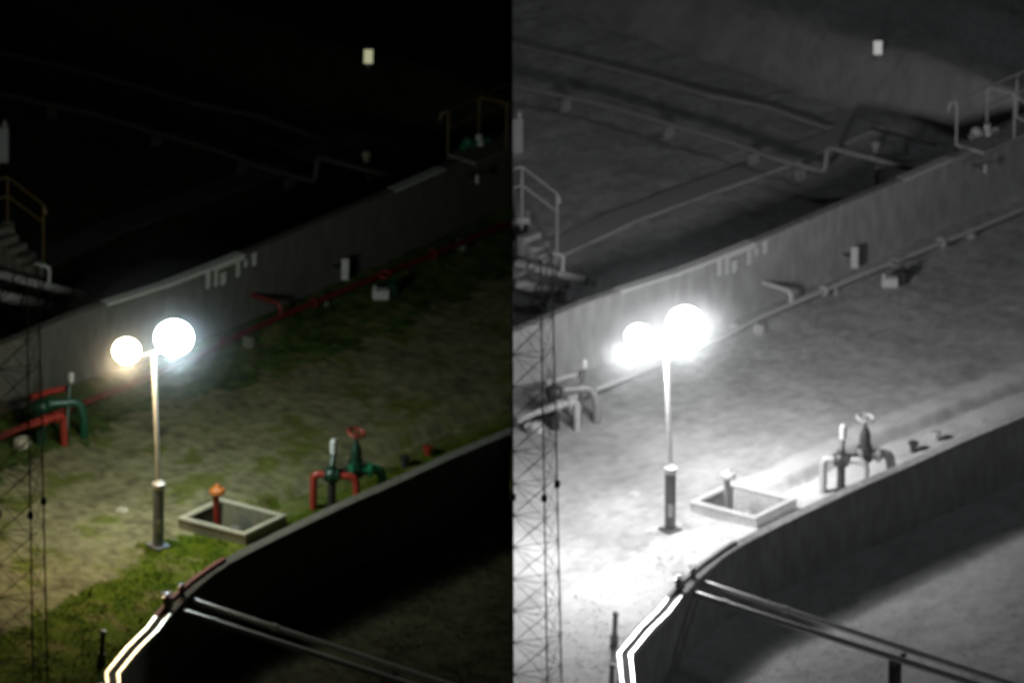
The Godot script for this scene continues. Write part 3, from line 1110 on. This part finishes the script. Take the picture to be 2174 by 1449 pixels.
func yard_bits() -> void:
	# short marker posts on the lawn
	for i in 2:
		var b: Vector3 = [Vector3(2.585, 0.000, 19.967), Vector3(2.471, 0.000, 23.166)][i]
		var t := thing("short_post", ["short dark post on the lawn inside the wall bend", "second short dark post nearer than the first on the lawn"][i], "post", b, "short posts on the lawn")
		var st := surf()
		lathe(st, b - Vector3(0, 0.05, 0), Vector3(0.04, 1, 0), [[0.0, 0.0], [0.11, 0.0], [0.11, 0.3], [0.065, 0.32], [0.065, 0.88], [0.0, 0.9]], 12)
		part("post", st, "rust", t)
		st = surf()
		lathe(st, b + Vector3(0.035, 0.82, 0), Vector3(0.04, 1, 0), [[0.0, 0.0], [0.08, 0.0], [0.08, 0.06], [0.0, 0.08]], 12)
		part("post_cap", st, "dark_green", t)
	# stubs by the ditch beyond the valve assembly
	for i in 2:
		var b: Vector3 = [Vector3(10.640, 0.000, 7.611), Vector3(11.268, 0.000, 6.912)][i]
		var t := thing("pipe_stub", ["dark capped pipe stub between valve assembly and near wall", "red capped pipe stub farthest along the near wall" if not grey else "pale capped pipe stub farthest along the near wall"][i], "pipe", b, "pipe stubs by the near wall")
		var st := surf()
		lathe(st, b, Vector3.UP, [[0.0, -0.05], [0.09, -0.05], [0.09, 0.2], [0.14, 0.2], [0.14, 0.27], [0.0, 0.3]], 14)
		part("stub", st, "dark" if i == 0 else "red", t)
	# the two silver pipes that leave the near wall at a right angle
	for i in 2:
		var a: Vector3 = [Vector3(4.652, 1.600, 19.609), Vector3(4.543, 1.600, 20.398)][i]
		var b: Vector3 = [Vector3(9.910, 1.600, 23.934), Vector3(9.689, 1.600, 24.528)][i]
		var e: Vector3 = b + (b - a) * 1.3
		var t := thing("silver_pipe", ["upper of the two silver pipes leaving the near wall", "lower of the two silver pipes leaving the near wall"][i], "pipe", a, "silver pipes leaving the near wall")
		var st := surf()
		pipe(st, [a, b, e], [0.075, 0.085][i], 14)
		part("pipe_run", st, "pipe", t)
		st = surf()
		lathe(st, a.lerp(b, [0.42, 0.16][i]), b - a, [[0.0, -0.08], [0.105, -0.08], [0.105, 0.08], [0.0, 0.08]], 14)
		part("coupling", st, "pipe", t)
	var c: Vector3 = Vector3(9.506, 0.000, 24.121)
	if clear_of(c) > 1.0:
		var t := thing("pipe_trestle", "dark steel trestle under the two silver pipes", "trestle", c)
		var st := surf()
		box(st, c + Vector3(0.08, 1.45, -0.05), Vector3(0.62, 0.08, 0.1), flatdir(Vector3(0.65, 0, -0.76)), 0.01)
		part("beam", st, "dark", t)
		for s in [-0.1]:
			st = surf()
			box(st, c + Vector3(0.08 + 0.65 * s, 0.6, -0.05 - 0.76 * s), Vector3(0.3, 1.5, 0.2), flatdir(Vector3(0.65, 0, -0.76)), 0.01)
			part("leg", st, "dark", t)


func rails(t: Node3D, p: Array, drop: Array, r: float) -> void:
	for d in drop:
		var st := surf()
		pipe(st, p.map(func(q): return q - Vector3(0, d, 0)), r, 8)
		part("top_rail" if d == 0.0 else "middle_rail", st, "rail", t)


func stile() -> void:
	# platform that crosses the back wall at the far end, with its railing
	var a1: Vector3 = Vector3(12.475, 2.060, -9.513)
	var a2: Vector3 = Vector3(13.386, 2.060, -10.644)
	var a3: Vector3 = Vector3(14.272, 2.060, -11.674)
	var a4: Vector3 = Vector3(16.277, 2.060, -13.979)
	var b1: Vector3 = Vector3(14.125, 2.060, -10.023)
	var b0: Vector3 = Vector3(13.226, 2.060, -8.897)
	var b2: Vector3 = Vector3(16.184, 2.060, -12.302)
	var t := thing("stile", "railed platform that crosses the far end of the back wall", "platform", Vector3(a1.x, 0, a1.z))
	var st := surf()
	var up := Vector3(0, 1.27, 0)
	var q := cut([b0, b2])[0] as Array
	var w := cut([a1, a4])[0] as Array
	if q.size() > 1 and w.size() > 1:
		quad(st, q[0], q[1], w[1], w[0], Vector3.UP)
		var dn := Vector3(0, -0.1, 0)
		quad(st, q[0] + dn, q[1] + dn, w[1] + dn, w[0] + dn, Vector3.DOWN)
		quad(st, q[0], q[1], q[1] + dn, q[0] + dn, Vector3(0.6, 0, 0.7))
		quad(st, w[0], w[1], w[1] + dn, w[0] + dn, Vector3(-0.6, 0, -0.7))
		quad(st, q[0], w[0], w[0] + dn, q[0] + dn, Vector3(-0.7, 0, 0.6))
		part("deck", st, "old_concrete", t)
	st = surf()
	pipe(st, bend([Vector3(12.246, 3.050, -9.517), Vector3(12.267, 3.300, -9.492), a1 + up, a2 + up, a3 + up, a4 + up], 0.12), 0.038, 8)
	part("top_rail", st, "rail", t)
	st = surf()
	pipe(st, [a1 + up - Vector3(0, 0.5, 0), a2 + up - Vector3(0, 0.56, 0), a3 + up - Vector3(0, 0.57, 0), a4 + up - Vector3(0, 0.55, 0)], 0.034, 8)
	part("middle_rail", st, "rail", t)
	st = surf()
	var b1t := b1 + Vector3(0, 1.3, 0)
	pipe(st, [a2 + up, b1t, Vector3(14.690, 3.000, -9.536)], 0.034, 8)
	part("top_rail", st, "rail", t)
	st = surf()
	pipe(st, [b1 + Vector3(0, 0.66, 0), Vector3(14.691, 2.600, -9.400)], 0.034, 8)
	part("middle_rail", st, "rail", t)
	for p in [a1, a2, a3, b1]:
		if clear_of(p) > 0.1:
			st = surf()
			tube(st, [p - Vector3(0, 0.1, 0), p + (up if p != b1 else Vector3(0, 1.3, 0))], 0.034, 8)
			part("post", st, "rail", t)
	for p in [a1]:
		st = surf()
		box(st, Vector3(p.x, 0.95, p.z), Vector3(0.1, 2.1, 0.1), Basis(), 0.01)
		part("leg", st, "dark", t)
	var c: Vector3 = Vector3(13.251, 2.060, -10.023)
	if clear_of(c) > 0.6:
		t = thing("deck_valve", "pale green valve sitting on the railed platform" if not grey else "pale valve sitting on the railed platform", "valve", c)
		st = surf()
		tube(st, [c + Vector3(-0.36, 0.12, 0.28), c + Vector3(0.4, 0.12, -0.3)], 0.1, 12)
		part("pipe_run", st, "green" if not grey else "galv", t)
		st = surf()
		ball(st, c + Vector3(-0.2, 0.18, 0.1), 0.16, 1.1)
		part("valve_body", st, "green" if not grey else "white", t)
		st = surf()
		lathe(st, c + Vector3(0.12, 0.05, -0.08), Vector3.UP, [[0.0, 0.0], [0.15, 0.0], [0.15, 0.12], [0.1, 0.16], [0.1, 0.32], [0.0, 0.34]])
		part("valve_body", st, "whitewash", t)


func white_pipework() -> void:
	# the lagged pipes behind the back wall, by the steps
	for i in 2:
		var a: Vector3 = [Vector3(-0.547, 0.550, -4.783), Vector3(-0.609, 0.500, -3.349)][i]
		var b: Vector3 = [Vector3(2.393, 0.550, -2.780), Vector3(1.561, 0.500, -2.047)][i]
		var r: float = [0.12, 0.16][i]
		var t := thing("lagged_pipe", ["longer white lagged pipe behind the wall, with vent hoop", "shorter thicker white lagged pipe behind the wall"][i], "pipe", b, "white lagged pipes behind the back wall")
		var st := surf()
		pipe(st, [a, b], r, 16)
		part("pipe_run", st, "white", t)
		for k in [0.35, 0.62, 0.9]:
			var q: Vector3 = a.lerp(b, k)
			if clear_of(q) < 0.25:
				continue
			st = surf()
			lathe(st, q, b - a, [[r * 0.9, -0.03], [r + 0.012, -0.03], [r + 0.012, 0.03], [r * 0.9, 0.03]], 16)
			part("band", st, "dark", t)
		var s: Vector3 = a.lerp(b, 0.72)
		st = surf()
		box(st, Vector3(s.x, 0.16, s.z), Vector3(0.2, 0.5, 0.4), flatdir(b - a), 0.02)
		part("sleeper", st, "sleeper", t)
		if i == 0:
			st = surf()
			tube(st, bend([Vector3(1.388, 0.550, -3.467), Vector3(1.412, 1.130, -3.485), Vector3(1.024, 1.130, -3.659)], 0.14), 0.05, 10)
			part("vent_hoop", st, "white", t)
	# steps that come down from the crossing, and their handrail
	var p1: Vector3 = Vector3(0.328, 0.000, -6.565)
	var p2: Vector3 = Vector3(1.255, 0.000, -5.621)
	var d := (p2 - p1).normalized()
	var wd := Vector3(d.z, 0, -d.x)
	var t := thing("concrete_steps", "concrete steps coming down behind the back wall beside a handrail", "steps", p2)
	for i in 5:
		var k := i / 4.0
		var h := lerpf(1.15, 0.5, k)
		var c := p1.lerp(p2, k) - wd * 0.42
		var st := surf()
		var lo := c - wd * 0.36
		var hi := c + wd * 0.34
		var bx := [lo - d * 0.13, lo + d * 0.13, hi + d * 0.13, hi - d * 0.13]
		var ok := true
		for q in bx:
			if clear_of(q) < 0.03:
				ok = false
		if not ok:
			continue
		var mid := (lo + hi) * 0.5
		box(st, mid + Vector3(0, h * 0.5, 0), Vector3(0.255, h, (hi - lo).length()), flatdir(d), 0.015)
		part("step", st, "sleeper", t)
	t = thing("handrail", "sloping handrail of the concrete steps behind the back wall", "railing", p2)
	var up := Vector3(0, 1.0, 0)
	var r1: Vector3 = Vector3(0.275, 2.500, -6.659)
	var r2: Vector3 = Vector3(1.252, 2.040, -5.761)
	var st := surf()
	pipe(st, bend([Vector3(-0.091, 2.500, -6.338), r1, r2, r2 + d * 0.12 - Vector3(0, 0.25, 0)], 0.1), 0.038, 8)
	part("top_rail", st, "rail", t)
	st = surf()
	pipe(st, [Vector3(-0.091, 1.950, -6.308), r1 - Vector3(0, 0.56, 0), r2 - Vector3(0, 0.52, 0)], 0.034, 8)
	part("middle_rail", st, "rail", t)
	for q in [r1, r2]:
		st = surf()
		tube(st, [Vector3(q.x, -0.05, q.z), q], 0.034, 8)
		part("post", st, "rail", t)
	# pale rendered plinth under the rail and the white cabinet beyond
	var g: Vector3 = Vector3(0.250, 0.000, -7.728)
	t = thing("plinth", "low pale rendered plinth under the handrail", "plinth", g)
	st = surf()
	var gx := 0.235 if grey else 0.2
	box(st, Vector3(g.x + 0.02, 0.3, g.z), Vector3(gx * 1.9, 0.7, 0.7), Basis(), 0.05)
	part("block", st, "rim", t)
	var b: Vector3 = Vector3(0.162, 0.000, -14.163)
	t = thing("white_cabinet", "narrow white cabinet standing beyond the handrail", "cabinet", b)
	st = surf()
	box(st, b + Vector3(0, 0.5, 0), Vector3(0.3, 1.1, 0.3), Basis(), 0.02)
	part("cabinet_body", st, "white", t)
	st = surf()
	tube(st, [b + Vector3(0.04, 1.0, 0), b + Vector3(0.04, 1.24, 0)], 0.06, 10)
	part("vent", st, "whitewash", t)
	st = surf()
	box(st, b + Vector3(0.02, 0.5, 0.16), Vector3(0.2, 0.85, 0.03), Basis(), 0.008)
	part("door", st, "white", t)


func far_side() -> void:
	# everything beyond the back wall
	base = Vector3.ZERO
	var toe := [Vector3(-2.079, 0.000, -28.989), Vector3(2.961, 0.000, -23.701), Vector3(7.576, 0.000, -19.315), Vector3(9.701, 0.000, -17.225), Vector3(11.844, 0.000, -16.397), Vector3(14.659, 0.000, -14.607), Vector3(18.797, 0.000, -10.585)]
	var crest := [Vector3(-0.672, 1.250, -33.027), Vector3(4.651, 1.250, -25.688), Vector3(8.453, 1.250, -21.792), Vector3(10.192, 1.250, -20.191), Vector3(12.194, 1.250, -18.838), Vector3(13.739, 1.250, -16.812), Vector3(17.551, 1.250, -12.508)]
	var back := [Vector3(0.192, 0.000, -42.604), Vector3(5.654, 0.000, -34.380), Vector3(9.561, 0.000, -30.422), Vector3(11.497, 0.000, -28.989), Vector3(14.109, 0.000, -27.367), Vector3(16.330, 0.000, -24.174), Vector3(19.420, 0.000, -20.274)]
	var st := surf()
	var rows := []
	for i in 121:
		var k := i / 20.0
		var a := int(min(k, 5))
		var f := k - a
		var row := []
		for j in 49:
			var w := j / 48.0
			var q: Vector3
			var tt: Vector3 = toe[a].lerp(toe[a + 1], f)
			var cc: Vector3 = crest[a].lerp(crest[a + 1], f)
			var bb: Vector3 = back[a].lerp(back[a + 1], f)
			if w < 0.5:
				q = tt.lerp(cc, w * 2.0)
				q.y = 1.25 * smoothstep(0.0, 1.0, w * 2.0)
			else:
				q = cc.lerp(bb, w * 2.0 - 1.0)
				q.y = 1.25 * (1.0 - smoothstep(0.0, 1.0, w * 2.0 - 1.0))
			q.y += 0.05 * patch.get_noise_2d(q.x * 1.2, q.z * 1.2) - 0.03
			if clear_of(q) < 0.02:
				q.x += (0.02 - clear_of(q)) * (1.0 if grey else -1.0)
			row.append(q)
		rows.append(row)
	for i in 121:
		for j in 49:
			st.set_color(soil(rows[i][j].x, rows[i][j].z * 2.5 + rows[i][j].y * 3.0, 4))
			st.add_vertex(rows[i][j])
	for i in 120:
		for j in 48:
			var a := i * 49 + j
			for v in [a, a + 49, a + 1, a + 1, a + 49, a + 50]:
				st.add_index(v)
	st.generate_normals()
	var m := StandardMaterial3D.new()
	m.vertex_color_use_as_albedo = true
	m.roughness = 1.0
	m.metallic_specular = 0.2
	m.normal_enabled = true
	m.normal_texture = tex["fine_n"]
	m.uv1_triplanar = true
	m.uv1_world_triplanar = true
	m.uv1_scale = Vector3.ONE * 0.4
	setting("earth_bank", st, m)
	# pale gravel path behind the wall, and the kerb farther off
	st = surf()
	wall(st, [Vector3(-0.612, 0.000, -4.579), Vector3(1.485, 0.000, -7.022), Vector3(3.083, 0.000, -9.042), Vector3(5.238, 0.000, -11.127), Vector3(7.285, 0.000, -13.095), Vector3(9.087, 0.000, -14.978), Vector3(10.352, 0.000, -16.397)], -0.5, 0.5, -0.1, 0.06, 0.02)
	setting("path", st, mat("path"))
	var t := thing("kerb", "low pale kerb crossing the ground under the far bank", "kerb", Vector3(4.295, 0.000, -19.774))
	st = surf()
	wall(st, [Vector3(-6.851, 0.000, -27.367), Vector3(0.000, 0.000, -22.759), Vector3(2.111, 0.000, -21.395), Vector3(4.295, 0.000, -19.774), Vector3(5.645, 0.000, -18.628), Vector3(7.531, 0.000, -17.527), Vector3(9.116, 0.000, -15.910)], -0.08, 0.12, -0.1, 0.11, 0.02)
	part("kerb_stone", st, "dull_pipe", t)
	# far pipeline with its step
	t = thing("far_pipeline", "pale far pipeline with a step in it", "pipe", Vector3(6.387, 0.000, -14.978))
	var p := [Vector3(-8.139, 0.400, -23.111), Vector3(0.000, 0.400, -18.500), Vector3(2.891, 0.400, -16.717), Vector3(6.359, 0.400, -13.841), Vector3(7.405, 0.400, -12.699), Vector3(8.872, 0.400, -11.602), Vector3(8.945, 1.120, -11.666), Vector3(10.271, 1.120, -10.716), Vector3(11.367, 1.120, -9.845)]
	st = surf()
	var cp := cut(p, 0.1)[0] as Array
	tube(st, bend(cp, 0.16), 0.075, 10)
	part("pipe_run", st, "dull_pipe", t)
	for q in [Vector3(1.539, 0.000, -17.527), Vector3(4.503, 0.000, -15.425), Vector3(6.886, 0.000, -13.205), Vector3(8.195, 0.000, -12.035), Vector3(10.413, 0.000, -10.513)]:
		st = surf()
		var hh := 1.04 if q.x > 9.3 else 0.34
		box(st, q + Vector3(0, hh * 0.5 - 0.05, 0), Vector3(0.14, hh + 0.1, 0.34), flatdir(p[4] - p[3]), 0.01)
		part("support", st, "dull_pipe", t)
	# small fittings past the pipeline
	var b: Vector3 = Vector3(10.409, 0.000, -14.163)
	t = thing("far_valve", "small pale valve on a thin pipe beyond the pipeline", "valve", b)
	st = surf()
	lathe(st, b, Vector3.UP, [[0.0, -0.05], [0.1, -0.05], [0.1, 0.16], [0.14, 0.18], [0.12, 0.3], [0.0, 0.34]])
	part("valve_body", st, "stone", t)
	st = surf()
	tube(st, [Vector3(10.287, 0.500, -14.735), Vector3(11.273, 0.500, -14.066), Vector3(12.120, 0.500, -13.400)], 0.05, 8)
	part("pipe_run", st, "dull_pipe", t)
	st = surf()
	tube(st, [Vector3(11.306, 0.000, -14.015), Vector3(11.301, 0.500, -14.103)], 0.05, 8)
	part("pipe_support", st, "dull_pipe", t)
	# white box on the bank crest, its front given an added glow
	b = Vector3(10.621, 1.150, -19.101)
	t = thing("glowing_box", "small white box with added glow on the far bank crest", "lamp", b)
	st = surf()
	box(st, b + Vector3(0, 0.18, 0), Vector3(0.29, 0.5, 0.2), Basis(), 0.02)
	part("box_body", st, "galv", t)
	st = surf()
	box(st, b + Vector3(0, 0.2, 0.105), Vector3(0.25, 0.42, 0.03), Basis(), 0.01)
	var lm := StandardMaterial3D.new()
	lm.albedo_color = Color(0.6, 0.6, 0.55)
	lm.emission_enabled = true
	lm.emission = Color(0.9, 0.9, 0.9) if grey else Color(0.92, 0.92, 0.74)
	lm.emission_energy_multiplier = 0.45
	commit("glowing_front", st, lm, t)
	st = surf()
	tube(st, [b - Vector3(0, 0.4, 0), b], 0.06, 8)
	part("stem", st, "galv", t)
